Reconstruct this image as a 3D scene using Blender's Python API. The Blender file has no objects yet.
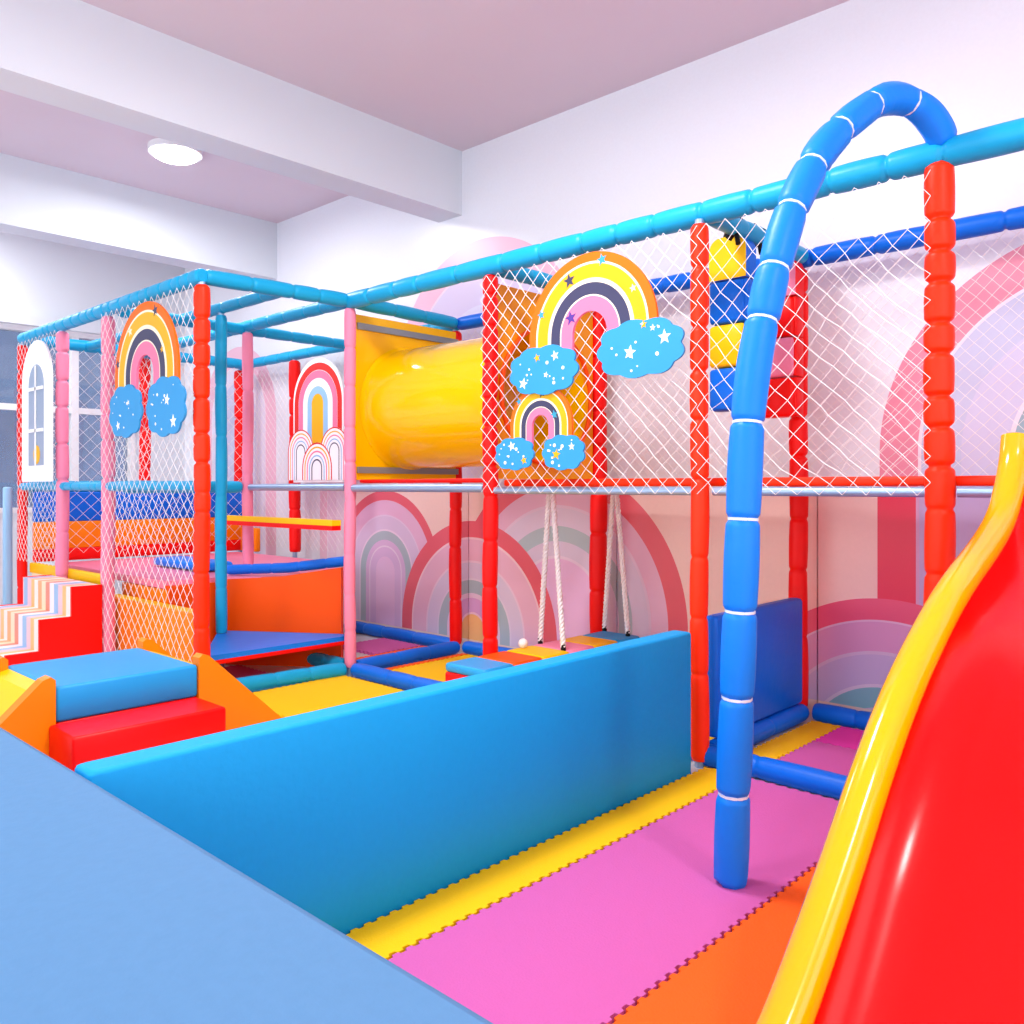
import bpy, math, random
from mathutils import Vector, Matrix
random.seed(7)
C = bpy.context.scene.collection
PI = math.pi

# ------------------------------------------------------------------ camera, light, exposure
F = 853.0            # focal length in pixels of the 1024 frame
HOR = 487.0          # picture row of the horizon
H = 1.2              # camera height
YAW = math.radians(43.1)
FX, FY = -math.sin(YAW), math.cos(YAW)
RX, RY = math.cos(YAW), math.sin(YAW)
cam_d = bpy.data.cameras.new('camera'); cam = bpy.data.objects.new('camera', cam_d); C.objects.link(cam)
cam.location = (0, 0, H); cam.rotation_euler = (PI/2, 0, YAW)
cam_d.sensor_width = 36; cam_d.lens = 36*F/1024; cam_d.shift_y = -(512-HOR)/1024; cam_d.clip_start = 0.05
bpy.context.scene.camera = cam
vs = bpy.context.scene.view_settings
vs.view_transform = 'Standard'; vs.look = 'None'; vs.gamma = 1; vs.use_curve_mapping = False
vs.exposure = 0.06
w = bpy.data.worlds.new('daylight'); bpy.context.scene.world = w; w.use_nodes = True
w.node_tree.nodes['Background'].inputs[0].default_value = (0.93, 0.96, 1.0, 1)
w.node_tree.nodes['Background'].inputs[1].default_value = 2.9

def area_light(name, loc, sx, sy, power, color=(1, 1, 1), rot=(0, 0, 0)):
    l = bpy.data.lights.new(name, 'AREA'); l.shape = 'RECTANGLE'; l.size = sx; l.size_y = sy
    l.energy = power; l.color = color
    o = bpy.data.objects.new(name, l); o.location = loc; o.rotation_euler = rot; C.objects.link(o)
    return o
LAMPS = [(-6.16, 2.92, 36), (-2.3, 1.9, 70), (-8.3, 1.7, 45), (-2.4, -1.2, 60), (1.2, 1.2, 50)]  # only the first lamp is seen; the others are added to brighten the room

def at(u, v, X=None, Y=None, Z=None):
    """the point where the line of sight through (u, v) meets a plane of the room"""
    t = (u-512)/F; s = -(v-HOR)/F
    dx, dy = FX+RX*t, FY+RY*t
    d = X/dx if X is not None else (Y/dy if Y is not None else (Z-H)/s)
    return Vector((dx*d, dy*d, H+s*d))

# ------------------------------------------------------------------ materials
def lin(c):
    return tuple(((x/255)/12.92 if x/255 <= .04045 else ((x/255+.055)/1.055)**2.4) for x in c)
def mat(name, rgb, rough=.45, bump=0.0, bscale=30, spec=.25, coat=0.0, metal=0.0, vary=0.0, trans=0.0, emit=None, estr=0):
    m = bpy.data.materials.new(name); m.use_nodes = True
    nt = m.node_tree; b = nt.nodes['Principled BSDF']
    col = lin(rgb)+(1,)
    b.inputs['Base Color'].default_value = col
    b.inputs['Roughness'].default_value = rough
    b.inputs['Specular IOR Level'].default_value = spec
    b.inputs['Metallic'].default_value = metal
    b.inputs['Coat Weight'].default_value = coat
    b.inputs['Coat Roughness'].default_value = .08
    b.inputs['Transmission Weight'].default_value = trans
    if emit:
        b.inputs['Emission Color'].default_value = emit+(1,); b.inputs['Emission Strength'].default_value = estr
    if bump or vary:
        tc = nt.nodes.new('ShaderNodeTexCoord')
        n = nt.nodes.new('ShaderNodeTexNoise'); n.inputs['Scale'].default_value = bscale; n.inputs['Detail'].default_value = 4
        nt.links.new(tc.outputs['Object'], n.inputs['Vector'])
        if bump:
            bp = nt.nodes.new('ShaderNodeBump'); bp.inputs['Strength'].default_value = bump; bp.inputs['Distance'].default_value = .01
            nt.links.new(n.outputs['Fac'], bp.inputs['Height']); nt.links.new(bp.outputs['Normal'], b.inputs['Normal'])
        if vary:
            mx = nt.nodes.new('ShaderNodeMix'); mx.data_type = 'RGBA'
            mx.inputs[6].default_value = tuple(max(0, c*(1-vary)) for c in col[:3])+(1,)
            mx.inputs[7].default_value = tuple(min(1, c*(1+vary)+vary*.03) for c in col[:3])+(1,)
            nt.links.new(n.outputs['Fac'], mx.inputs[0]); nt.links.new(mx.outputs[2], b.inputs['Base Color'])
    return m
M = {}
M['white'] = mat('white paint', (226, 232, 240), .7, vary=.02, bscale=3)
M['ceiling'] = mat('ceiling paint', (222, 208, 218), .75, vary=.02, bscale=2)  # pink bounce light off the floor is mixed into this tint
M['beamwhite'] = mat('beam paint', (222, 228, 235), .7, vary=.02, bscale=2)
M['tile'] = mat('pale floor tile', (214, 212, 212), .35, vary=.03, bscale=5)
M['cyan'] = mat('cyan vinyl', (20, 164, 214), .38, bump=.18, bscale=22)
M['skyblue'] = mat('sky blue vinyl', (14, 130, 240), .42, bump=.3, bscale=14)
M['blue'] = mat('royal blue vinyl', (0, 108, 226), .4, bump=.18, bscale=24)
M['red'] = mat('red vinyl', (248, 8, 2), .42, bump=.15, bscale=22)
M['orangered'] = mat('orange red vinyl', (255, 48, 0), .42, bump=.15, bscale=22)
M['pink'] = mat('pink vinyl', (246, 140, 172), .42, bump=.15, bscale=22)
M['panelblue'] = mat('blue panel vinyl', (0, 156, 222), .6, bump=.12, bscale=45, vary=.03)
M['padblue'] = mat('pale blue vinyl', (80, 127, 170), .65, bump=.12, bscale=40, vary=.05)
M['boxred'] = mat('scarlet vinyl', (250, 8, 4), .38, bump=.08, bscale=20)
M['boxorange'] = mat('orange vinyl', (255, 136, 0), .42, bump=.08, bscale=20)
M['boxyellow'] = mat('yellow vinyl', (255, 200, 0), .42, bump=.08, bscale=20)
M['burnt'] = mat('deep orange vinyl', (255, 86, 0), .45, bump=.08, bscale=12)
M['stepblue'] = mat('step blue vinyl', (40, 160, 226), .42, bump=.06, bscale=20)
M['matyellow'] = mat('yellow foam', (250, 198, 0), .75, bump=.2, bscale=160)
M['matpink'] = mat('pink foam', (208, 98, 170), .75, bump=.2, bscale=160, vary=.03)
M['matmagenta'] = mat('magenta foam', (236, 66, 176), .75, bump=.2, bscale=160)
M['matorange'] = mat('orange foam', (255, 100, 20), .75, bump=.2, bscale=160)
M['matred'] = mat('red foam', (232, 20, 30), .75, bump=.2, bscale=160)
M['tube'] = mat('glossy yellow plastic', (255, 196, 0), .16, coat=.3)
M['plate'] = mat('yellow plastic plate', (255, 190, 0), .25, coat=.2)
M['plateorange'] = mat('orange plastic plate', (255, 166, 20), .3)
M['slidered'] = mat('glossy red plastic', (252, 2, 2), .2, coat=.08, spec=.25, bump=.05, bscale=4)
M['slideyellow'] = mat('glossy yellow rim plastic', (250, 176, 0), .16, coat=.5)
M['steel'] = mat('galvanised steel', (160, 186, 216), .35, metal=.6)
M['grey'] = mat('grey steel bar', (150, 156, 160), .4, metal=.5)
M['net'] = mat('white cord', (240, 234, 232), .8)
M['rope'] = mat('white rope', (246, 240, 240), .8)
M['black'] = mat('black strap', (14, 14, 18), .6)
M['tie'] = mat('white cable tie', (226, 236, 246), .5)
M['cream'] = mat('cream print', (252, 238, 210), .5)
M['s_orange'] = mat('orange print', (250, 112, 14), .5)
M['s_yellow'] = mat('yellow print', (238, 178, 24), .5)
M['s_navy'] = mat('dark slate print', (66, 66, 96), .5)
M['s_pink'] = mat('pink print', (246, 124, 160), .5)
M['s_cloud'] = mat('blue cloud print', (54, 154, 214), .5)
M['s_white'] = mat('white print', (250, 250, 252), .5)
M['s_purple'] = mat('violet print', (92, 60, 150), .5)
M['s_red'] = mat('red print', (220, 46, 40), .5)
M['s_lblue'] = mat('light blue print', (150, 196, 232), .5)
M['s_grey'] = mat('blue grey print', (150, 168, 192), .5)
M['s_teal'] = mat('teal print', (60, 160, 190), .5)
M['frame'] = mat('white window frame', (240, 240, 244), .4)
M['glass'] = mat('window glass', (150, 160, 178), .04, trans=.85)
M['outside'] = mat('dim grey outside wall', (166, 178, 200), .9, vary=.35, bscale=1.6)
M['lampglow'] = mat('lit lamp', (255, 255, 255), .5, emit=(1, 1, 1), estr=14)
M['palepink'] = mat('pale pink board', (236, 196, 206), .6)

# ------------------------------------------------------------------ mesh helpers
class MB:
    def __init__(s): s.v = []; s.f = []; s.m = []; s.mats = []; s.smooth = []
    def mi(s, m):
        if m not in s.mats: s.mats.append(m)
        return s.mats.index(m)
    def add(s, vs, fs, m, smooth=False):
        k = len(s.v); s.v += [tuple(x) for x in vs]; i = s.mi(m)
        for f in fs: s.f.append([a+k for a in f]); s.m.append(i); s.smooth.append(smooth)
    def box(s, x0, x1, y0, y1, z0, z1, m, top=None, bev=0.0):
        if bev:
            b = bev
            prof = [(x0+b, y0), (x1-b, y0), (x1-b*.3, y0+b*.3), (x1, y0+b), (x1, y1-b), (x1-b*.3, y1-b*.3), (x1-b, y1), (x0+b, y1), (x0+b*.3, y1-b*.3), (x0, y1-b), (x0, y0+b), (x0+b*.3, y0+b*.3)]
            cx, cy = (x0+x1)/2, (y0+y1)/2
            def ins(d): return [(p[0]+(d if p[0] < cx else -d), p[1]+(d if p[1] < cy else -d)) for p in prof]
            lv = [(z0, ins(b)), (z0+b*.3, ins(b*.3)), (z0+b, prof), (z1-b, prof), (z1-b*.3, ins(b*.3)), (z1, ins(b))]
            n = len(prof); vs = [(p[0], p[1], z) for z, pr in lv for p in pr]; fs = []
            for k in range(len(lv)-1):
                for i in range(n): fs.append([k*n+i, k*n+(i+1) % n, (k+1)*n+(i+1) % n, (k+1)*n+i])
            s.add(vs, fs+[list(range(n))[::-1]], m, True)
            s.add([(p[0], p[1], z1) for p in ins(b)], [list(range(n))], top or m, False)
            return
        vs = [(x0, y0, z0), (x1, y0, z0), (x1, y1, z0), (x0, y1, z0), (x0, y0, z1), (x1, y0, z1), (x1, y1, z1), (x0, y1, z1)]
        s.add(vs, [[0, 3, 2, 1], [0, 1, 5, 4], [1, 2, 6, 5], [2, 3, 7, 6], [3, 0, 4, 7]], m)
        s.add(vs, [[4, 5, 6, 7]], top or m)
    def prism(s, poly, o, ux, uy, n, th, m, side=None):
        """poly (2d, counter clockwise seen from +n) placed at o with axes ux, uy, thickness th along n"""
        o, ux, uy, n = map(Vector, (o, ux, uy, n)); k = len(poly)
        a = [o+ux*p[0]+uy*p[1] for p in poly]; b = [q+n*th for q in a]
        s.add(b, [list(range(k))], m); s.add(a, [list(range(k))[::-1]], side or m)
        s.add(a+b, [[i, (i+1) % k, k+(i+1) % k, k+i] for i in range(k)], side or m)
    def tube(s, pts, r, m, n=12, cap=True, rf=None):
        pts = [Vector(p) for p in pts]; vs = []; fs = []
        t = (pts[1]-pts[0]).normalized(); a = Vector((0, 0, 1)) if abs(t.z) < .9 else Vector((1, 0, 0))
        u = t.cross(a).normalized()
        for i, p in enumerate(pts):
            t = (pts[min(i+1, len(pts)-1)]-pts[max(i-1, 0)]).normalized()
            u = (u-t*u.dot(t)).normalized(); w_ = t.cross(u)
            rr = rf(i) if rf else r
            for j in range(n):
                q = 2*PI*j/n; vs.append(p+(u*math.cos(q)+w_*math.sin(q))*rr)
        for i in range(len(pts)-1):
            for j in range(n): fs.append([i*n+j, i*n+(j+1) % n, (i+1)*n+(j+1) % n, (i+1)*n+j])
        s.add(vs, fs, m, True)
        if cap:
            L = len(pts)
            s.add(vs[:n], [list(range(n))[::-1]], m); s.add(vs[(L-1)*n:], [list(range(n))], m)
    def build(s, name, parent=None, origin=None):
        me = bpy.data.meshes.new(name)
        off = Vector(origin) if origin is not None else Vector((0, 0, 0))
        me.from_pydata([tuple(Vector(v)-off) for v in s.v], [], s.f)
        for m in s.mats: me.materials.append(m)
        me.polygons.foreach_set('material_index', s.m); me.polygons.foreach_set('use_smooth', s.smooth)
        me.update()
        o = bpy.data.objects.new(name, me); C.objects.link(o)
        if parent: o.parent = parent; o.location = off-parent.location if origin is not None else -parent.location
        else: o.location = off
        return o
def tag(o, label=None, cat=None, group=None, kind=None):
    if label: o['label'] = label
    if cat: o['category'] = cat
    if group: o['group'] = group
    if kind: o['kind'] = kind
    return o
def empty(name, loc, label, cat, group=None):
    o = bpy.data.objects.new(name, None); C.objects.link(o); o.location = loc; o.empty_display_size = .1
    return tag(o, label, cat, group)
def struct(mb, name): return tag(mb.build(name), kind='structure')

def resample(pts, step):
    pts = [Vector(p) for p in pts]; out = [pts[0]]; acc = [0]
    for i in range(len(pts)-1):
        L = (pts[i+1]-pts[i]).length; n = max(1, int(L/step))
        for k in range(1, n+1): out.append(pts[i].lerp(pts[i+1], k/n)); acc.append(acc[-1]+L/n)
    return out, acc
def pad_mb(pts, r, m, seg=.2, pinch=.26, jit=.3, sides=14, wob=.0, ends=True, puff=.0, split=None, joints=None):
    """a foam sleeve in sewn or tied lengths round a pipe"""
    p, acc = resample(pts, .007); L = acc[-1]
    j = [0.0]
    while j[-1] < L-seg*.6:      # long lengths below the middle rail, short ones above it
        j.append(j[-1]+(split[1] if split and j[-1] < split[0]-split[1]*.6 else seg)*random.uniform(1-jit, 1+jit))
    j[-1] = L
    if joints:
        j = [0.0]
        for zj in joints: j.append(next(a for a, q in zip(acc, p) if q.z >= zj))
        j += [j[-1]+.2*k for k in range(1, 9) if j[-1]+.2*k < L-.1]+[L]
    rad = []
    for a in acc:
        k = 0
        while k < len(j)-2 and a > j[k+1]: k += 1
        d0, d1 = a-j[k], j[k+1]-a
        if k == 0 and not ends: d0 = 9
        d = max(0, min(d0, d1)); sl = max(.001, j[k+1]-j[k])
        pk = pinch*(.45 if split and a < split[0] else 1)
        rad.append(r*(1-pk*math.exp(-(d/.009)**2)+puff*math.sin(PI*max(0, min(1, d0/sl)))))
    if wob:
        p = [q+Vector((math.sin(a*7+r*9)*wob, math.cos(a*5.3)*wob, 0)) for q, a in zip(p, acc)]
    b = MB(); b.tube(p, r, m, sides, True, lambda i: rad[i])
    return b, j, p, acc

# ------------------------------------------------------------------ the room
XL, YB, ZC = -9.1, 4.42, 3.72
XR, YF = 3.2, -4.2
b = MB(); b.box(XL-.2, XR+.2, YF-.2, YB+.2, -.1, 0, M['tile']); struct(b, 'floor')
b = MB(); b.box(XL-.2, XR+.2, YF-.2, YB+.2, ZC, ZC+.12, M['ceiling']); struct(b, 'ceiling')

def mural_material(name, bg, arches, border=None, rough=.35):
    m = bpy.data.materials.new(name); m.use_nodes = True; nt = m.node_tree; L = nt.links.new
    bs = nt.nodes['Principled BSDF']; bs.inputs['Roughness'].default_value = rough
    tc = nt.nodes.new('ShaderNodeTexCoord'); sp = nt.nodes.new('ShaderNodeSeparateXYZ'); L(tc.outputs['Object'], sp.inputs[0])
    def mth(op, a, b_=None, c=None):
        n = nt.nodes.new('ShaderNodeMath'); n.operation = op
        for i, x in enumerate((a, b_, c)):
            if x is None: continue
            if isinstance(x, (int, float)): n.inputs[i].default_value = x
            else: L(x, n.inputs[i])
        return n.outputs[0]
    nz = nt.nodes.new('ShaderNodeTexNoise'); nz.inputs['Scale'].default_value = 60; L(tc.outputs['Object'], nz.inputs['Vector'])
    base = nt.nodes.new('ShaderNodeMix'); base.data_type = 'RGBA'
    base.inputs[6].default_value = lin(bg)+(1,); base.inputs[7].default_value = tuple(c*.95 for c in lin(bg))+(1,)
    L(nz.outputs['Fac'], base.inputs[0]); col = base.outputs[2]
    for cx, cz, R, stops in arches:
        dx = mth('SUBTRACT', sp.outputs[0], cx); dz = mth('MAXIMUM', mth('SUBTRACT', sp.outputs[2], cz), 0.0)
        r = mth('SQRT', mth('ADD', mth('MULTIPLY', dx, dx), mth('MULTIPLY', dz, dz)))
        q = mth('DIVIDE', r, R)
        rp = nt.nodes.new('ShaderNodeValToRGB'); rp.color_ramp.interpolation = 'CONSTANT'; L(q, rp.inputs[0])
        el = rp.color_ramp.elements
        st = sorted(stops)
        el[0].position = 0; el[0].color = lin(st[0][1])+(1,)
        el[1].position = st[1][0]; el[1].color = lin(st[1][1])+(1,)
        for pos, c in st[2:]:
            e = el.new(pos); e.color = lin(c)+(1,)
        mk = mth('LESS_THAN', r, R)
        mx = nt.nodes.new('ShaderNodeMix'); mx.data_type = 'RGBA'
        L(mk, mx.inputs[0]); L(col, mx.inputs[6]); L(rp.outputs[0], mx.inputs[7]); col = mx.outputs[2]
    if border:
        mk = mth('LESS_THAN', sp.outputs[2], border[0])
        mx = nt.nodes.new('ShaderNodeMix'); mx.data_type = 'RGBA'
        L(mk, mx.inputs[0]); L(col, mx.inputs[6]); mx.inputs[7].default_value = lin(border[1])+(1,); col = mx.outputs[2]
    L(col, bs.inputs['Base Color'])
    return m
PK, LV, WH, MV, TL = (236, 158, 186), (206, 204, 232), (240, 226, 238), (226, 190, 220), (150, 178, 190)
big = [(0, LV), (.30, TL), (.45, WH), (.47, LV), (.60, MV), (.80, WH), (.82, PK)]
wallmat = mural_material('painted mural wall', (236, 238, 246), [
    (-.59, 1.37, 1.0, [(0, MV), (.25, TL), (.4, WH), (.42, LV), (.62, (196, 200, 228)), (.80, WH), (.815, (232, 140, 164))]),
    (-4.44, 2.06, .96, [(0, (226, 218, 240)), (.5, (222, 206, 234)), (.78, (238, 214, 232)), (.80, (242, 190, 212))]),
    (-7.95, 1.9, .72, [(0, LV), (.5, (226, 220, 240)), (.72, WH), (.74, (240, 192, 212))]),
    (-6.0, 1.2, .5, [(0, WH), (.5, (236, 214, 230)), (.75, WH), (.78, (240, 200, 216))]),
], rough=.3)
b = MB(); b.box(XL-.2, XR+.2, YB, YB+.2, 0, ZC, wallmat); struct(b, 'wall_back')
# left wall with its two windows
WZ0, WZ1, WT = .95, 2.76, 1.97
b = MB()
b.box(XL-.2, XL, YF, YB, 0, WZ0, M['white']); b.box(XL-.2, XL, YF, YB, WZ1, ZC, M['white'])
b.box(XL-.2, XL, 3.87, YB, WZ0, WZ1, M['white']); b.box(XL-.2, XL, YF, .2, WZ0, WZ1, M['white'])
struct(b, 'wall_left')
b = MB()     # unseen right wall; wide opening added to light the faces turned to it
b.box(XR, XR+.2, YF, YB, 3.2, ZC, M['white']); b.box(XR, XR+.2, YF, YB, 0, .3, M['white'])
b.box(XR, XR+.2, YF, YF+.5, .3, 3.2, M['white']); b.box(XR, XR+.2, 2.6, YB, .3, 3.2, M['white'])
struct(b, 'wall_right')
b = MB()     # unseen front wall; its wide opening is invented to let in fill daylight
b.box(XL, XR, YF-.2, YF, 3.3, ZC, M['white']); b.box(XL, XR, YF-.2, YF, 0, .25, M['white'])
b.box(XL, XL+.4, YF-.2, YF, .25, 3.3, M['white']); b.box(XR-.4, XR, YF-.2, YF, .25, 3.3, M['white'])
struct(b, 'wall_front')
for k, (y0, y1, ym) in enumerate(((.2, 2.0, 1.1), (2.0, 3.87, 3.27))):
    b = MB(); fw = .05
    b.box(XL-.12, XL+.02, y0, y1, WZ0, WZ0+fw, M['frame']); b.box(XL-.12, XL+.02, y0, y1, WZ1-fw, WZ1, M['frame'])
    b.box(XL-.12, XL+.02, y0, y0+fw, WZ0+fw, WZ1-fw, M['frame']); b.box(XL-.12, XL+.02, y1-fw, y1, WZ0+fw, WZ1-fw, M['frame'])
    b.box(XL-.1, XL+.01, ym-.035, ym+.035, WZ0+fw, WZ1-fw, M['frame']); b.box(XL-.1, XL+.006, y0+fw, ym-.035, WT-.03, WT+.03, M['frame']); b.box(XL-.1, XL+.006, ym+.035, y1-fw, WT-.03, WT+.03, M['frame'])
    wo = struct(b, 'window_%d' % (k+1))
    b = MB(); b.box(XL-.07, XL-.064, y0+fw, y1-fw, WZ0+fw, WZ1-fw, M['glass']); b.build('window_pane', wo)
b = MB(); b.box(XL, XL+.1, .1, 3.97, WZ1, WZ1+.1, M['white']); struct(b, 'trim_1')
b = MB(); b.box(XL-2.2, XL-2.0, -2, 8, 0, 4, M['outside']); tag(b.build('outside_wall'), kind='structure')
# concrete ceiling beams
b = MB(); b.box(-4.91, -4.65, YF, YB, 3.24, ZC, M['beamwhite']); struct(b, 'trim_2')
b = MB(); b.box(-7.46, -7.21, YF, YB, 3.19, ZC, M['beamwhite']); struct(b, 'trim_3')
for k, (x, y, p) in enumerate(LAMPS):
    t = empty('seen_or_fill_lamp', (x, y, ZC), 'lit white ceiling lamp on the pale ceiling above the left play tower' if k == 0 else
              'added fill lamp out of view, number %s from the left' % ('one', 'two', 'three', 'four')[k-1], 'lamp')
    if k: t['label'] = ['added unseen fill lamp above the blue padded wall', 'added fill lamp hidden in the far left bay behind the ceiling beam', 'added unseen fill lamp behind the viewer', 'added unseen fill lamp above the foot of the red slide'][k-1]
    b = MB(); n = 32; b.tube([(x, y, ZC), (x, y, ZC-.045)], .19, M['frame'], n); b.build('lamp_rim', t)
    b = MB(); prof = [(.165, ZC-.045), (.16, ZC-.06), (.13, ZC-.078), (.07, ZC-.09), (.01, ZC-.094)]
    vs_ = [(x+r_*math.cos(2*PI*i/n), y+r_*math.sin(2*PI*i/n), z) for r_, z in prof for i in range(n)]
    b.add(vs_, [[q*n+i, (q+1)*n+i, (q+1)*n+(i+1) % n, q*n+(i+1) % n] for q in range(len(prof)-1) for i in range(n)], M['lampglow'], True)
    b.build('lamp_shade', t)
    area_light('lamp_light', (x, y, ZC-.12), .5, .5, p, (1, .985, .97))

# printed boards behind the lower frame
RD, RP, LL, GT = (222, 62, 76), (226, 132, 150), (206, 166, 214), (142, 164, 176)
low_arch = [(0, (226, 160, 214)), (.27, (206, 150, 206)), (.38, (226, 190, 222)), (.40, GT), (.50, (206, 180, 214)), (.66, (216, 168, 206)), (.82, (240, 176, 196)), (.84, RD)]
def paler(ar): return [(a, b_, c, [(p, tuple(255*(q/255)**.66 for q in col)) for p, col in st]) for a, b_, c, st in ar]
panelmat = mural_material('printed arch boards', (250, 216, 206), paler([
    (-.59, 1.37, 1.0, [(0, (180, 120, 190)), (.4, (176, 150, 206)), (.80, (202, 140, 190)), (.815, (222, 24, 50))]),  # the wall's arch carried on; shade under the deck is put into deeper colours
    (-1.55, -.22, .86, [(0, (186, 120, 196)), (.33, (200, 168, 210)), (.36, (96, 160, 176)), (.48, (206, 190, 222)), (.50, (176, 158, 210)), (.67, (200, 176, 216)), (.69, (200, 128, 184)), (.86, (216, 176, 212)), (.875, (224, 56, 92))]),
    (-3.684, .337, 1.0, [(0, (226, 164, 218)), (.38, (226, 196, 226)), (.40, (206, 184, 216)), (.50, (150, 172, 182)), (.60, (214, 190, 222)), (.72, (226, 190, 222)), (.74, (226, 160, 196)), (.86, RD)]),
    (-5.53, .51, .66, [(0, (226, 170, 218)), (.18, (208, 160, 212)), (.30, (228, 200, 228)), (.32, (206, 160, 210)), (.39, GT), (.50, (228, 200, 228)), (.52, (206, 178, 216)), (.68, (222, 190, 224)), (.70, (222, 160, 200)), (.88, RD)]),
    (-4.504, .14, .81, [(0, (246, 168, 90)), (.15, (240, 190, 220)), (.17, (206, 140, 206)), (.30, (226, 190, 222)), (.34, GT), (.46, (214, 196, 222)), (.48, (206, 184, 216)), (.62, (232, 190, 216)), (.64, (228, 160, 190)), (.83, (244, 190, 202)), (.85, RD)]),
]), border=(.075, (240, 216, 206)))
cuts = [-5.95, -4.55, -3.2, -1.9, .2]
names = ['pink and lavender arch board behind the pink post', 'board with red and teal arches left of the swing ropes', 'board with a red arch fading to plain peach behind the arched blue pole', 'board with magenta arch stripes behind the red slide']
for k in range(4):
    b = MB(); b.box(cuts[k]+.004, cuts[k+1]-.004, YB-.03, YB-.004, .0, 1.2, panelmat)
    tag(b.build('mural_board'), names[k], 'wall panel')

# ------------------------------------------------------------------ foam floor mats with toothed edges
def mat_piece(x0, x1, y0, y1, m, label, teeth=.022):
    def edge(a, b_, nrm):
        a, b_ = Vector(a), Vector(b_); n = max(2, int((b_-a).length/(teeth*2))); out = []
        for i in range(n):
            for t_, o_ in ((0, 0), (.42, 0), (.5, 1), (.92, 1)):
                out.append(a.lerp(b_, (i+t_)/n)+Vector(nrm)*(-.010*o_))
        return out
    poly = edge((x0, y0), (x1, y0), (0, -1))+edge((x1, y0), (x1, y1), (1, 0))+edge((x1, y1), (x0, y1), (0, 1))+edge((x0, y1), (x0, y0), (-1, 0))
    b = MB(); b.prism([(p.x, p.y) for p in poly], (0, 0, 0), (1, 0, 0), (0, 1, 0), (0, 0, 1), .02, m)
    return tag(b.build('foam_mat'), label, 'floor mat', 'jigsaw foam floor mats')
mat_piece(-1.865, -1.69, .72, 3.19, M['matyellow'], 'yellow foam strip along the foot of the long blue padded wall')
mat_piece(-1.69, -1.13, .72, 3.19, M['matpink'], 'pink foam mat under the arched blue pole')
mat_piece(-1.13, .9, .72, 3.19, M['matorange'], 'orange foam mat under the red slide')
mat_piece(-1.84, -1.69, 3.31, 4.19, M['matyellow'], 'short yellow foam strip behind the blue floor pipe')
mat_piece(-1.69, .6, 3.31, 3.86, M['matpink'], 'pink foam mat behind the blue floor pipe near the slide')
mat_piece(-1.69, .6, 3.86, 4.19, M['matmagenta'], 'magenta foam mat against the printed wall beside the slide')
mat_piece(-4.44, -1.98, 2.4, 3.19, M['matyellow'], 'large yellow foam mat behind the long blue padded wall')
mat_piece(-4.34, -1.96, 3.31, 4.19, M['matyellow'], 'yellow foam mat under the patchwork swinging bench')
mat_piece(-4.40, -4.345, 3.31, 4.19, M['matorange'], 'narrow orange foam strip right of the far floor pipe')
mat_piece(-4.76, -4.59, 2.50, 3.2, M['matred'], 'red foam strip in front of the pink post, left of the floor pipe', )
mat_piece(-5.2, -4.77, 2.6, 2.9, M['matpink'], 'pink foam mat under the blue corner shelf')
mat_piece(-4.82, -4.51, 3.31, 4.19, M['matorange'], 'orange foam strip behind the pink post')
mat_piece(-5.3, -4.83, 3.75, 4.19, M['matpink'], 'pink foam mat behind the pink post near the far boards')

# ------------------------------------------------------------------ padded frame
GX = [-7.5, -6.64, -5.78, -4.6, -3.2, -1.9, -.95]
Y0, Y1, Y2 = 2.3, 3.25, 4.25
ZT = 2.38
def post(x, y, z1, m, r, label, seg=.2, z0=0.02, pinch=.28, wob=.002, group='padded posts of the play frame'):
    t = empty('padded_post', (x, y, 0), label, 'post', group)
    b, *_ = pad_mb([(x, y, z0), (x, y, z1)], r, M[m], seg, pinch, wob=wob, puff=.06, split=(1.2, .31)); b.build('foam_sleeve', t)
    b = MB(); b.tube([(x, y, 0), (x, y, z1+.02)], .021, M['steel'], 10); b.build('steel_pipe', t)
    return t
def beam(p0, p1, m, r, label, seg=.24, pinch=.2, group='padded beams of the play frame', name='padded_beam', pts=None):
    t = empty(name, p0, label, 'beam', group)
    b, *_ = pad_mb(pts or [p0, p1], r, M[m], seg, pinch, puff=.06); b.build('foam_sleeve', t)
    b = MB(); q0, q1 = Vector(p0), Vector(p1); dd = (q1-q0).normalized()*.015; b.tube([q0+dd, q1-dd], .021, M['steel'], 10); b.build('steel_pipe', t)
    return t
zt = ZT-.05
post(-.962, Y1, zt+.02, 'orangered', .048, 'thick orange-red segmented post just left of the red slide', .15, .03, .3)
post(-1.912, Y1-.03, zt-.005, 'orangered', .038, 'orange-red padded post at the far end of the long blue padded wall', .2, .03)
post(-3.2, Y1, zt, 'red', .04, 'red netted post at the right end of the yellow crawl tunnel', .18)
post(-4.45, Y1, zt, 'pink', .036, 'pink padded post at the left end of the yellow crawl tunnel', .25, .06, .16)
post(-1.94, Y2, zt, 'red', .046, 'red post against the wall behind the arched blue pole', .2, .06)
post(-3.24, Y2, zt, 'red', .052, 'broad red post against the wall behind the rainbow signs', .3, .02)
post(-4.54, Y2, zt, 'red', .044, 'red post against the wall at the back of the crawl tunnel', .25, .06)
post(-4.53, Y0, zt, 'orangered', .043, 'orange-red corner post at the right of the left netted tower', .15)
post(-5.82, Y0, zt, 'pink', .042, 'pink netted post left of the tall rainbow sign', .22)
post(-6.64, Y0, zt, 'pink', .042, 'pink post right of the white window sign', .22)
post(-7.5, Y0, zt, 'red', .036, 'slim red netted post at the far left end of the tower', .2)
post(-5.25, 2.80, zt, 'cyan', .036, 'cyan post standing inside the tower at the blue corner shelf', .3, .24, .12)
post(-5.70, Y1, zt, 'pink', .038, 'pink post inside the tower between the cyan post and the striped rainbow board', .3, .62, .14)
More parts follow.
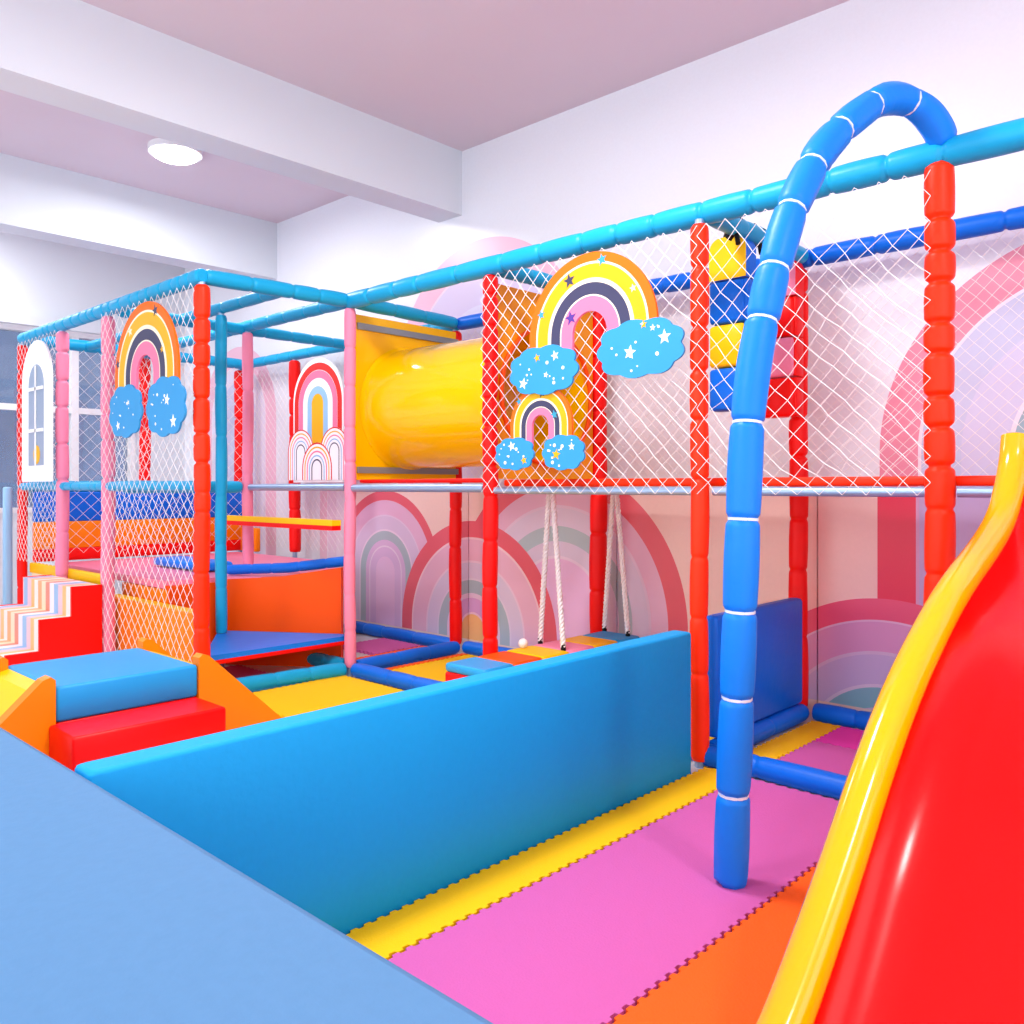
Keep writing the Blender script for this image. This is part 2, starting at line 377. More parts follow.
post(-6.64, Y2, zt, 'red', .05, 'red netted post at the left edge of the striped rainbow board', .2, .62)
post(-7.6, Y2, zt, 'red', .052, 'red netted post in the far back corner, behind the cyan post', .2, .62)
post(-7.5, Y1+.03, zt, 'red', .046, 'red post at the far end, seen below the tall rainbow sign', .2, .62)
beam((-4.47, Y1, ZT), (1.4, Y1, ZT), 'cyan', .05, 'long cyan top beam running from the pink post over the rainbow signs', .27)
beam((-7.6, Y2, ZT), (-4.5, Y2, ZT), 'cyan', .042, 'far top beam along the wall behind the left tower', .25)
beam((-4.5, Y2, ZT), (1.4, Y2, ZT), 'blue', .046, 'deep blue top beam along the mural wall above the back net', .25)
beam((-7.5, Y0, ZT), (-4.51, Y0, ZT), 'cyan', .043, 'front top beam of the left netted tower', .13)
beam((-4.53, Y0+.02, ZT), (-4.45, Y1-.03, ZT), 'cyan', .043, 'top beam from the orange-red corner post to the pink post', .22, .12)
beam((-4.45, Y1+.05, ZT), (-4.5, Y2-.05, ZT), 'cyan', .042, 'short top beam above the yellow tunnel plate', .25, .1)
beam((-3.2, Y1+.05, ZT), (-3.2, Y2-.05, ZT), 'cyan', .042, 'short top beam above the orange tunnel plate', .25, .1)
beam((-1.9, Y1+.05, ZT), (-1.9, Y2-.05, ZT), 'cyan', .042, 'short top beam from which the two segmented bags hang', .25, .1)
beam((-4.53, 2.80, ZT), (-7.5, 2.80, ZT), 'cyan', .036, 'middle top beam resting over the cyan post', .2, .15)
beam((-4.49, Y1, ZT), (-7.5, Y1, ZT), 'cyan', .04, 'top beam between the two pink posts, towards the far end', .2, .15)
beam((-5.74, Y0+.04, ZT-.02), (-5.74, Y2-.04, ZT-.02), 'cyan', .038, 'cross beam above the inner pink post', .22, .12)
beam((-7.5, Y0+.04, ZT), (-7.5, Y2-.04, ZT), 'cyan', .046, 'end top beam of the tower in front of the window', .3, .1)
# middle height
beam((-7.5, Y0, H+.005), (-4.57, Y0, H+.005), 'cyan', .03, 'netted middle rail across the front of the left tower', .13, .15)
beam((-7.5, Y0+.05, H), (-7.5, Y2-.05, H), 'cyan', .05, 'middle rail at the far end of the tower, above the blue pad', .3, .1)
beam((-5.72, 2.36, H+.0), (-5.72, Y1-.05, H+.0), 'cyan', .042, 'short cyan middle rail crossing behind the cyan post', .2, .12)
def rail(p0, p1, r, m, label):
    b = MB(); b.tube([p0, p1], r, M[m], 14); return tag(b.build('steel_rail'), label, 'rail', 'bare metal rails')
rail((-5.66, Y1, H-.002), (-4.49, Y1, H-.002), .025, 'steel', 'bare steel rail between the two pink posts')
rail((-4.41, Y1, H-.006), (-3.24, Y1, H-.006), .024, 'steel', 'bare steel rail below the yellow crawl tunnel')
rail((-3.16, Y1, H-.018), (-1.94, Y1, H-.018), .019, 'steel', 'bare steel rail below the rainbow signs')
rail((-1.86, Y1, H-.018), (-1.0, Y1, H-.018), .019, 'steel', 'bare steel rail between the two orange-red posts')
rail((-.90, Y1, H-.018), (1.2, Y1, H-.018), .019, 'steel', 'bare steel rail behind the top of the slide')
b = MB(); b.box(-3.15, 1.3, 3.30, 4.20, H+.004, H+.04, M['orangered'], bev=.008); tag(b.build('deck_board'), 'red padded deck floor above the hanging ropes', 'platform')
b = MB(); b.box(-4.42, -3.26, 3.30, 3.36, H+.024, H+.048, M['red'], bev=.008); tag(b.build('deck_strip'), 'thin red padded strip on the rail below the yellow tunnel', 'padding')
# pipes lying on the floor
def floor_pipe(p0, p1, label, m='blue', r=.045):
    return beam(p0, p1, m, r, label, .3, .08, group='padded pipes on the floor', name='floor_pipe')
z = .05
floor_pipe((-1.95, Y1, z), (1.2, Y1, z), 'blue floor pipe running from the long padded wall to the red slide')
floor_pipe((-1.9, Y1+.05, z), (-1.9, Y2-.05, z), 'blue floor pipe beside the short dark blue panel')
floor_pipe((-1.85, Y2, z), (1.2, Y2, z), 'blue floor pipe along the printed wall near the slide')
floor_pipe((-3.15, Y2, z), (-1.96, Y2, z), 'blue floor pipe along the wall behind the patchwork bench')
floor_pipe((-4.43, Y2, z), (-3.24, Y2, z), 'blue floor pipe along the arch boards behind the two slim red posts')
floor_pipe((-5.85, Y2, z), (-4.56, Y2, z), 'blue floor pipe in the corner behind the pink post')
floor_pipe((-4.53, Y0+.1, z), (-4.45, Y1-.05, z), 'teal floor pipe in front of the pink post', 'cyan')
floor_pipe((-4.45, Y1+.05, z), (-4.48, Y2-.05, z), 'blue floor pipe behind the pink post')
floor_pipe((-5.1, Y1+.02, z), (-4.52, Y1+.02, z), 'short teal floor pipe left of the pink post', 'cyan')
floor_pipe((-4.39, Y1, z), (-3.0, Y1, z), 'blue floor pipe right of the pink post, ending behind the padded wall')
floor_pipe((-2.8, Y1, z), (-1.98, Y1, z), 'blue floor pipe hidden behind the long padded wall')

# arched blue pole
pts = []
for u, v, s_ in ((731, 881, 0), (733, 800, 0), (737, 700, 0), (740, 613, 0), (743, 521, 0), (747, 425, .03), (753, 370, .06), (762, 322, .10), (773, 272, .145), (790, 212, .23), (805, 180, .31), (826, 142, .42)):
    P0, P1 = Vector((-1.262, 2.3, 0)), Vector((-.95, 3.25, 0)); Y = P0.lerp(P1, s_).y
    pts.append(at(u, v, Y=Y))
pts[:0] = [Vector((pts[0].x-.005, 2.3, .021))]
pts += [Vector((-1.075, 2.93, 2.50)), Vector((-1.03, 3.05, 2.54)), Vector((-.985, 3.15, 2.52)), Vector((-.955, 3.22, 2.46)), Vector((-.95, 3.25, 2.42))]
def smooth(P, it=1):
    for _ in range(it):
        Q = [P[0]]
        for a, b_ in zip(P, P[1:]): Q += [a.lerp(b_, .25), a.lerp(b_, .75)]
        P = Q+[P[-1]]
    return P
pts = smooth(pts, 2)
t = empty('arched_pole', (pts[0].x, pts[0].y, 0), 'sky blue arched padded pole bending over towards the top beam', 'pole')
b, js, pp, acc = pad_mb(pts, .051, M['skyblue'], .24, .2, .3, sides=8, puff=.06, joints=(.286, .568, .826, 1.10, 1.384, 1.70, 1.86, 2.06, 2.22)); o = b.build('foam_sleeve', t)
b = MB(); b.tube(pts, .02, M['steel'], 8); b.build('steel_pipe', t)
for jj in js[1:-1]:
    i = min(range(len(acc)), key=lambda k: abs(acc[k]-jj)); i = max(1, min(len(pp)-2, i))
    d = (pp[i+1]-pp[i-1]).normalized()
    b = MB(); b.tube([pp[i]-d*.004, pp[i]+d*.004], .0445, M['tie'], 12); b.build('cable_tie', t)

# ------------------------------------------------------------------ nets
def net(o, ux, uz, nrm, W, Hh, label, a=.078, r=.0016, sag=.012, name='safety_net', seed=0, keep=None, stretch=1.0, warp=1.0):
    o, ux, uz, nrm = map(Vector, (o, ux, uz, nrm))
    hx, hz = a/2, a/2*stretch; nx, nz = int(W/hx), int(Hh/hz)
    hx, hz = W/nx, Hh/nz
    def P(i, j):
        x, zz = i*hx, j*hz
        edge = min(1, min(i, nx-i)/3, min(j, nz-j)/3)
        k = math.sin(x*4.1+seed)*math.cos(zz*3.3+seed*1.7)
        dx = warp*(.006*math.sin(zz*9+x*3+seed)+random.uniform(-.0022, .0022))+(warp-1)*.006*math.sin(zz*5.2+seed)
        dz = -.010*warp*math.sin(PI*x/W)*max(0, math.sin(PI*zz/Hh))**.5+.006*warp*math.sin(x*7+zz*2+seed)
        return o+ux*(x+dx*edge)+uz*(zz+dz*edge)+nrm*(sag*k*edge)
    G = {(i, j): P(i, j) for i in range(nx+1) for j in range(nz+1) if (i+j) % 2 == 0}
    vs_ = []; fs = []
    def strand(p, q):
        d = (q-p).normalized(); s1 = d.cross(nrm).normalized()*r; s2 = nrm*r; k = len(vs_)
        for c in (p, q): vs_.extend([c+s1, c-s1*.5+s2*.87, c-s1*.5-s2*.87])
        fs.extend([[k, k+1, k+4, k+3], [k+1, k+2, k+5, k+4], [k+2, k, k+3, k+5]])
    for (i, j), p in G.items():
        if keep and not keep(i*hx, j*hz): continue
        for di in (-1, 1):
            q = G.get((i+di, j+1))
            if q is not None: strand(p, q)
    b = MB(); b.add(vs_, fs, M['net'], False)
    return tag(b.build(name), label, 'net', 'white safety nets')
X, Z, N = (1, 0, 0), (0, 0, 1), (0, -1, 0)
net((-3.2, Y1-.072, H-.03), X, Z, N, 1.3, 1.14, 'white net between the tunnel post and the post at the end of the blue wall', seed=1, warp=1.8, r=.0015, a=.082)
net((-1.9, Y1-.072, H-.03), X, Z, N, .93, 1.14, 'white net between the two orange-red posts right of the segmented bags', seed=2, sag=.018, r=.0014, a=.088, warp=3.2)
net((-4.5, Y2+.06, H+.04), X, Z, N, 5.2, 1.12, 'back net hung against the mural wall under the deep blue beam', seed=3, r=.0013, sag=.008, a=.07)
net((-7.5, Y2+.055, .64), X, Z, N, 1.55, 1.7, 'back net of the left tower behind the striped rainbow board', seed=4, r=.0015, sag=.008, a=.08)
net((-5.82, Y0-.045, .05), X, Z, N, 1.29, 2.29, 'tall net across the front of the tower around the tall rainbow sign', seed=5, r=.0017, a=.082, stretch=1.15)
net((-7.5, Y0-.04, .62), X, Z, N, .86, 1.72, 'front net around the white window sign', seed=7, r=.0016, a=.075)
net((-7.37, Y0+.08, .66), (0, 1, 0), Z, (1, 0, 0), 1.85, 1.66, 'net closing the far end of the tower in front of the window', seed=8, r=.0018, a=.11, sag=.01)
# ------------------------------------------------------------------ long blue padded wall and the pale platform
b = MB(); b.box(-1.96, -1.87, .70, 3.09, 0, .6, M['panelblue'], bev=.011); tag(b.build('padded_wall_panel'), 'long blue padded wall across the foreground', 'padded wall')
b = MB(); b.box(-1.955, -1.885, 3.32, 4.19, .10, .635, M['blue'], bev=.018); tag(b.build('padded_wall_panel'), 'short dark blue padded panel behind the arched pole', 'padded wall')
b = MB(); b.box(-3.6, -.15, -.35, .695, 0, .6, M['padblue'], bev=.02); tag(b.build('padded_platform'), 'broad pale blue padded platform in the lower left foreground', 'platform')

# ------------------------------------------------------------------ small soft steps with two ramps
x0, x1, ya, yb, zp, zr = -4.3, -3.68, 1.25, 1.85, .395, .25
t = steps = empty('soft_step_slide', (-4.0, 1.55, 0), 'small soft play unit with blue top, red step and orange ramps behind the blue wall', 'soft play steps')
b = MB(); b.box(x0, x1, ya, yb, zr, zp, M['stepblue'], bev=.012); o = b.build('platform_block', t); tag(o, 'blue top block')
b = MB(); b.box(x0, x1, ya, yb, 0, zr, M['boxred'], bev=.01); b.build('base_block', t)
b = MB(); b.box(x1+.004, -3.42, ya-.03, yb, 0, zr, M['boxred'], bev=.011); o = b.build('lower_step', t); tag(o, 'red lower step')
for sgn, ys in ((1, yb), (-1, ya)):
    rr = empty('ramp', (0, 0, 0), None, None); rr.parent = t; rr.location = Vector((-4.0, ys, 0))-t.location
    def W(yy): return ys+sgn*yy
    side = [(.002, 0), (.002, .425), (.02, .44), (.05, .43), (.47, .03), (.47, 0)]
    for xs in (x1-.055, x0-.02):
        b = MB()
        poly = [(p[0]*sgn, p[1]) for p in side]
        if sgn > 0: poly = poly[::-1]
        b.prism(poly, (xs, ys, 0), (0, 1, 0), (0, 0, 1), (1, 0, 0), .062, M['boxorange'])
        o = b.build('ramp_side'); o.parent = rr; o.location = -Vector((-4.0, ys, 0))
    bed = [(0, 0), (0, .385), (.06, .37), (.42, .03), (.46, 0)]
    poly = [(p[0]*sgn, p[1]) for p in bed]
    if sgn > 0: poly = poly[::-1]
    b = MB(); b.prism(poly, (x0+.04, ys, 0), (0, 1, 0), (0, 0, 1), (1, 0, 0), x1-.055-x0-.04, M['boxyellow'])
    o = b.build('ramp_bed'); o.parent = rr; o.location = -Vector((-4.0, ys, 0)); tag(o, 'yellow sliding surface')

# ------------------------------------------------------------------ striped stairs up to the tower
sm = bpy.data.materials.new('striped vinyl'); sm.use_nodes = True; nt = sm.node_tree
tc = nt.nodes.new('ShaderNodeTexCoord'); sp = nt.nodes.new('ShaderNodeSeparateXYZ'); mu = nt.nodes.new('ShaderNodeMath'); mu.operation = 'MULTIPLY'
mu.inputs[1].default_value = 1.7; fr = nt.nodes.new('ShaderNodeMath'); fr.operation = 'FRACT'
rp = nt.nodes.new('ShaderNodeValToRGB'); rp.color_ramp.interpolation = 'CONSTANT'
nt.links.new(tc.outputs['Object'], sp.inputs[0]); nt.links.new(sp.outputs[0], mu.inputs[0]); nt.links.new(mu.outputs[0], fr.inputs[0]); nt.links.new(fr.outputs[0], rp.inputs[0])
cs = [(246, 232, 226), (246, 172, 120), (250, 222, 190), (226, 140, 120), (240, 232, 240), (150, 190, 226), (236, 196, 206), (250, 190, 120)]
el = rp.color_ramp.elements; el[0].color = lin(cs[0])+(1,); el[1].position = .12; el[1].color = lin(cs[1])+(1,)
for i, c in enumerate(cs[2:]): e = el.new(.24+i*.13); e.color = lin(c)+(1,)
nt.links.new(rp.outputs[0], nt.nodes['Principled BSDF'].inputs['Base Color']); nt.nodes['Principled BSDF'].inputs['Roughness'].default_value = .4
t = empty('soft_stairs', (-6.3, 2.0, 0), 'red sided soft stairs with striped treads at the left tower', 'soft play stairs')
for ya_, yb_, h_ in ((1.49, 1.68, .0), (1.68, 1.87, .17), (1.87, 2.06, .366), (2.06, 2.25, .556)):
    if h_ == 0: continue
    b = MB(); b.box(-6.70, -5.81, ya_, yb_+(.0), 0, h_, sm); b.build('step', t)
b = MB(); b.prism([(1.68, 0), (2.25, 0), (2.25, .56), (2.06, .56), (2.06, .37), (1.87, .37), (1.87, .174), (1.68, .174)], (-5.81, 0, 0), (0, 1, 0), (0, 0, 1), (1, 0, 0), .02, M['boxred'])
tag(b.build('side_panel', t), 'bright red stair side')
b = MB(); b.prism([(1.68, 0), (2.25, 0), (2.25, .56), (2.06, .56), (2.06, .37), (1.87, .37), (1.87, .174), (1.68, .174)], (-6.72, 0, 0), (0, 1, 0), (0, 0, 1), (1, 0, 0), .02, M['boxred'])
b.build('side_panel', t)

# ------------------------------------------------------------------ tower deck and its soft parts
t = empty('tower_deck', (-6.3, 3.2, 0), 'raised pink deck inside the left netted tower with orange sides', 'platform')
poly = [(-7.38, 2.50), (-5.42, 2.50), (-5.38, 2.88), (-4.76, 3.33), (-5.80, 4.10), (-7.38, 4.10)]
b = MB(); b.prism(poly, (0, 0, .54), (1, 0, 0), (0, 1, 0), (0, 0, 1), .05, M['pink']); tag(b.build('deck_mat', t), 'pink deck mat')
b = MB(); b.prism([(-5.42, 2.50), (-5.36, 2.50), (-5.36, 2.84), (-5.42, 2.88)], (0, 0, 0), (1, 0, 0), (0, 1, 0), (0, 0, 1), .56, M['burnt']); b.build('side_panel', t)
P1, P2 = Vector((-5.36, 2.89, 0)), Vector((-4.70, 3.36, 0)); dr = (P2-P1).normalized(); nn = Vector((dr.y, -dr.x, 0))
Lp = (P2-P1).length
b = MB(); b.prism([(0, .0), (Lp, .0), (Lp, .665), (Lp*.5, .60), (0, .575)], P1-nn*.05, dr, (0, 0, 1), nn, .05, M['burnt']); tag(b.build('side_panel', t), 'deep orange side panel')
b = MB(); b.box(-6.06, -5.37, 2.49, 2.52, 0, .535, M['boxorange']); b.build('side_panel', t)
b = MB(); b.box(-7.44, -6.76, 2.35, 2.39, .02, .52, M['cream']); b.build('side_panel', t)
b = MB(); b.box(-7.44, -5.95, 2.33, 2.38, .52, .60, M['boxyellow'], bev=.01); tag(b.build('deck_edge', t), 'yellow front edge')
b, *_ = pad_mb([P1-nn*.095+Vector((-.05, 0, .628)), P1.lerp(P2, .5)-nn*.095+Vector((0, 0, .65)), P2-nn*.095+Vector((0, .0, .70))], .035, M['blue'], .16, .12)
tag(b.build('roll_bumper'), 'dark blue roll cushion lying along the deep orange panel', 'cushion')
b = MB(); b.box(-6.04, -4.76, 2.36, 2.47, .02, .46, M['boxorange'], top=M['boxyellow'], bev=.012)
tag(b.build('soft_block'), 'low orange padded block with yellow top behind the tall net', 'soft block')
# end pad of the tower: blue over orange over red
b = MB(); b.box(-7.47, -7.41, 2.36, 4.18, .60, .70, M['red'], bev=.01); b.box(-7.47, -7.41, 2.36, 4.18, .70, .92, M['boxorange'], bev=.01); b.box(-7.47, -7.41, 2.36, 4.18, .92, 1.16, M['blue'], bev=.01)
tag(b.build('end_pad'), 'padded end panel in blue, orange and red bands at the far end of the tower', 'padding')
b = MB(); b.box(-7.38, -7.1, 4.13, 4.18, .60, .82, M['boxorange'], bev=.01); tag(b.build('low_pad'), 'low orange pad along the back of the tower deck', 'padding')
b = MB(); b.box(-6.5, -5.72, 2.9, 3.15, .60, .66, M['skyblue'], bev=.02); tag(b.build('deck_cushion'), 'flat blue cushion on the tower deck beside the cyan post', 'cushion')
b = MB(); b.box(-5.86, -4.49, 3.14, 3.21, .955, .99, M['boxyellow']); b.box(-5.86, -4.49, 3.141, 3.209, .925, .955, M['boxred']); tag(b.build('padded_plank'), 'yellow topped plank between the pink posts over the roll cushion', 'plank')
# corner shelf
t = empty('corner_shelf', (-4.9, 2.85, 0), 'blue triangular padded shelf between the orange-red corner post and the pink post', 'shelf')
tri = [(-4.59, 2.34), (-4.56, 3.36), (-4.66, 3.32), (-5.34, 2.87), (-5.30, 2.80)]
b = MB(); b.prism(tri, (0, 0, .205), (1, 0, 0), (0, 1, 0), (0, 0, 1), .03, M['skyblue']); b.build('shelf_top', t)
b = MB(); b.prism(tri, (0, 0, .18), (1, 0, 0), (0, 1, 0), (0, 0, 1), .0248, M['boxred']); tag(b.build('shelf_underside', t), 'red underside band')
b = MB(); b.tube([(-4.68, 2.47, .0), (-4.68, 2.47, .18)], .012, M['black'], 10); b.build('leg', t)

# ------------------------------------------------------------------ crawl tunnel
cy, cz, R = 3.76, 1.725, .40
t = empty('crawl_tunnel', (-3.9, cy, H), 'glossy yellow crawl tunnel tube between two plastic plates', 'tunnel')
n = 48; b = MB(); vs_ = []; fs = []
xs = [-4.47, -4.455, -4.44, -4.42]+[-4.42+i*.093 for i in range(1, 13)]+[-3.27]
rs = [R+.02, R+.008, R+.002, R]+[R]*12+[R+.01]
for side in (0, -.012):
    for x, r_ in zip(xs, rs):
        for i in range(n): vs_.append((x, cy+(r_+side)*math.cos(2*PI*i/n), cz+(r_+side)*math.sin(2*PI*i/n)))
Lx = len(xs)
for s_ in (0, 1):
    for k in range(Lx-1):
        for i in range(n):
            a = s_*Lx*n+k*n+i; b2 = s_*Lx*n+k*n+(i+1) % n; f = [a, b2, b2+n, a+n]; fs.append(f if s_ else f[::-1])
b.add(vs_, fs, M['tube'], True); b.build('tube', t)
def plate(x, m, mname, lbl):
    """plate with a round hole facing along x"""
    b = MB(); y0_, y1_, z0_, z1_ = 3.31, 4.19, H+.045, 2.31; n_ = 48; ri = R-.015
    def outer(q):
        c, s_ = math.cos(q), math.sin(q); k = min(((y1_-cy) if c > 0 else (cy-y0_))/max(abs(c), 1e-6), ((z1_-cz) if s_ > 0 else (cz-z0_))/max(abs(s_), 1e-6))
        return (cy+c*k, cz+s_*k)
    angs = sorted([2*PI*i/n_ for i in range(n_)]+[math.atan2(zz-cz, yy-cy) % (2*PI) for yy in (y0_, y1_) for zz in (z0_, z1_)])
    k = len(angs); vs_ = []
    for xx in (x-.012, x+.012):
        vs_ += [(xx, *outer(q)) for q in angs]; vs_ += [(xx, cy+ri*math.cos(q), cz+ri*math.sin(q)) for q in angs]
    fs = []
    for i in range(k):
        j = (i+1) % k
        fs += [[i, k+i, k+j, j], [2*k+i, 2*k+j, 3*k+j, 3*k+i], [i, j, 2*k+j, 2*k+i], [k+i, 3*k+i, 3*k+j, k+j]]
    b.add(vs_, fs, M[m]); return tag(b.build('end_plate', t), lbl)
plate(-4.485, 'plate', '', 'yellow end plate'); plate(-3.25, 'plateorange', '', 'orange end plate')
for zz in (1.31, 2.235):
    b = MB(); b.box(-4.472, -4.455, 3.32, 4.2, zz-.02, zz+.02, M['grey']); br = b.build('bracket_bar', t)
    for yy in (3.42, 3.76, 4.1):
        b = MB(); b.tube([(-4.455, yy, zz), (-4.44, yy, zz)], .012, M['black'], 8); b.build('bolt', br)
# curved flange seen on the orange plate
b = MB(); ring = []
for i in range(41):
    q = 2*PI*i/40; ring.append((-3.228, cy+(R-.005)*math.cos(q), cz+(R-.005)*math.sin(q)))
b.tube(ring, .014, M['burnt'], 8, cap=False); b.build('rim_ring', t)

# ------------------------------------------------------------------ signs
def star_poly(cx, cz, r, rot=0, k=5, inner=.42):
    return [(cx+(r if i % 2 == 0 else r*inner)*math.sin(-rot-PI*i/k), cz+(r if i % 2 == 0 else r*inner)*math.cos(-rot-PI*i/k)) for i in range(2*k)]
def disc(cx, cz, r, n_=12): return [(cx+r*math.cos(2*PI*i/n_), cz+r*math.sin(2*PI*i/n_)) for i in range(n_)]
def lay(b, poly, y, m, th=.0015):      # a flat printed shape on the -Y face at depth y
    b.prism(poly, (0, y, 0), (1, 0, 0), (0, 0, 1), (0, -1, 0), th, m)
def band(b, cx, cz, r0, r1, zf, y, th, m, sx=1.0, n_=40):
    """arch band between radii r0 < r1 with straight feet down to zf"""
    out = [(cx+r1*sx*math.cos(PI*i/n_), cz+r1*math.sin(PI*i/n_)) for i in range(n_+1)]
    inn = [(cx+r0*sx*math.cos(PI*i/n_), cz+r0*math.sin(PI*i/n_)) for i in range(n_+1)]
    out = [(out[0][0], zf)]+out+[(out[-1][0], zf)]; inn = [(inn[0][0], zf)]+inn+[(inn[-1][0], zf)]
    k = len(out); vs_ = [(p[0], y, p[1]) for p in out+inn]+[(p[0], y-th, p[1]) for p in out+inn]; fs = []
    for i in range(k-1):
        fs += [[2*k+i, 2*k+i+1, 3*k+i+1, 3*k+i][::-1], [i, i+1, k+i+1, k+i], [i, i+1, 2*k+i+1, 2*k+i], [k+i, k+i+1, 3*k+i+1, 3*k+i][::-1]]
    fs += [[0, k, 3*k, 2*k], [k-1, 2*k-1, 4*k-1, 3*k-1][::-1]]
    b.add(vs_, fs, m)
def cloud(name, parent, x0, x1, z0, z1, y, th, stars, lobes=9, seed=1):
    rnd = random.Random(seed); cx, cz_ = (x0+x1)/2, (z0+z1)/2; a, c = (x1-x0)/2, (z1-z0)/2; poly = []
    nn_ = 96
    for i in range(nn_):
        q = 2*PI*i/nn_; k = 1-.10*(1-abs(math.sin(lobes*q/2+seed))); sq = 1/max(abs(math.cos(q))**3+abs(math.sin(q))**3, .01)**(1/3)
        k *= .5+.5*min(sq, 1.25)
        poly.append((cx+a*k*math.cos(q)*.97, cz_+c*k*math.sin(q)*.97))
    b = MB(); b.prism(poly, (0, y, 0), (1, 0, 0), (0, 0, 1), (0, -1, 0), th, M['s_cloud'])
    for sx_, sz_, r_, m in stars: lay(b, star_poly(cx+a*sx_, cz_+c*sz_, r_, rnd.uniform(-.3, .3)), y-th, M[m])
    for k in range(11):
        q = rnd.uniform(0, 2*PI); rr_ = rnd.uniform(.2, .78)
        lay(b, disc(cx+a*rr_*math.cos(q), cz_+c*rr_*math.sin(q), rnd.choice((.004, .006, .009)), 8), y-th-.0006, M['s_white'])
    return b.build(name, parent)
def rainbow(cx, cz_, R_, zf, y, label, clouds, stars, sx=1.0, br=(.0, .115, .145, .32, .375, .525, .545, .73)):
    t = empty('rainbow_sign', (cx, y, zf), label, 'sign', 'printed rainbow signs')
    b = MB(); th = .014
    cols = ['s_orange', 'cream', 's_yellow', 'cream', 's_navy', 'cream', 's_pink']
    for k in range(7): band(b, cx, cz_, R_*(1-br[k+1]), R_*(1-br[k]), zf, y, th, M[cols[k]], sx)
    for q, rr_, r_, m in stars: lay(b, star_poly(cx+R_*sx*rr_*math.cos(q), cz_+R_*rr_*math.sin(q), r_, .2), y-th, M[m])
    b.build('rainbow_board', t)
    for k, (u0, u1, v0, v1, st) in enumerate(clouds):
        um, vm = (u0+u1)/2, (v0+v1)/2
        cloud('cloud_board', t, at(u0, vm, Y=y).x, at(u1, vm, Y=y).x, at(um, v1, Y=y).z, at(um, v0, Y=y).z, y-.016, .012, st, seed=k+2)
    return t
ys = Y1-.085
rainbow(-2.455, 1.92, .374, 1.80, ys, 'large rainbow sign with two blue clouds on the net under the top beam',
        [(512, 583, 345, 396, [(-.15, .5, .022, 's_yellow'), (.35, .5, .026, 's_white'), (-.55, -.45, .03, 's_white'), (.1, -.2, .016, 's_white')]),
         (599, 690, 318, 379, [(-.2, -.1, .034, 's_white'), (.55, .25, .034, 's_white'), (.3, .6, .016, 's_white'), (.1, .75, .02, 's_yellow')])],
        [(2.0, .77, .036, 's_navy'), (1.35, .9, .03, 's_teal'), (2.5, .37, .036, 's_purple'), (2.75, .86, .025, 's_teal'), (.6, .8, .02, 'cream')])
rainbow(-2.76, 1.50, .20, 1.40, ys-.0, 'small rainbow sign with two blue clouds below the large one',
        [(498, 538, 437, 471, [(-.1, .45, .026, 's_white'), (.5, -.4, .022, 's_yellow')]), (545, 589, 434, 471, [(-.3, -.1, .028, 's_yellow'), (.4, .3, .02, 's_white')])],
        [(1.5, .8, .024, 's_navy'), (.5, .52, .024, 's_teal'), (2.4, .95, .02, 's_teal')])
yl = Y0-.075
rainbow(-5.06, 1.87, .43, 1.70, yl, 'tall rainbow sign with two blue clouds on the front of the left tower',
        [(113, 147, 384, 439, [(-.4, -.5, .03, 's_white'), (.2, .3, .018, 's_white')]), (150, 191, 375, 438, [(.1, .2, .035, 's_white'), (.4, -.5, .04, 's_white')])],
        [(1.2, .9, .036, 's_navy'), (2.9, .92, .03, 's_navy'), (2.2, .8, .03, 'cream'), (.5, .6, .02, 's_yellow')], sx=1.0)
# white window sign
wx0, wx1 = -7.22, -6.60; wc = (wx0+wx1)/2; R_ = (wx1-wx0)/2
t = empty('window_sign', (wc, yl, 1.24), 'white arched sign shaped like a window at the far left of the tower', 'sign')
b = MB(); arcp = [(wc+R_*math.cos(PI*i/28), 1.98+R_*math.sin(PI*i/28)) for i in range(29)]
b.prism([(wx0, 1.24), (wx1, 1.24)]+arcp, (0, yl, 0), X, Z, N, .014, M['s_white']); b.build('sign_board', t)
b = MB(); ri = R_*.52; arcp = [(wc+ri*math.cos(PI*i/20), 1.95+ri*math.sin(PI*i/20)) for i in range(21)]
lay(b, [(wc-ri, 1.36), (wc+ri, 1.36)]+arcp, yl-.014, M['s_grey'])
lay(b, disc(wc+.02, 1.44, .07, 16), yl-.016, M['s_yellow'])
b.build('printed_pane', t)
b = MB()
for zz in (1.62, 1.93): b.box(wc-ri, wc+ri, yl-.022, yl-.017, zz-.012, zz+.012, M['s_white'])
b.box(wc-.012, wc+.012, yl-.022, yl-.017, 1.36, 1.95+ri-.01, M['s_white']); b.build('glazing_bar', t)
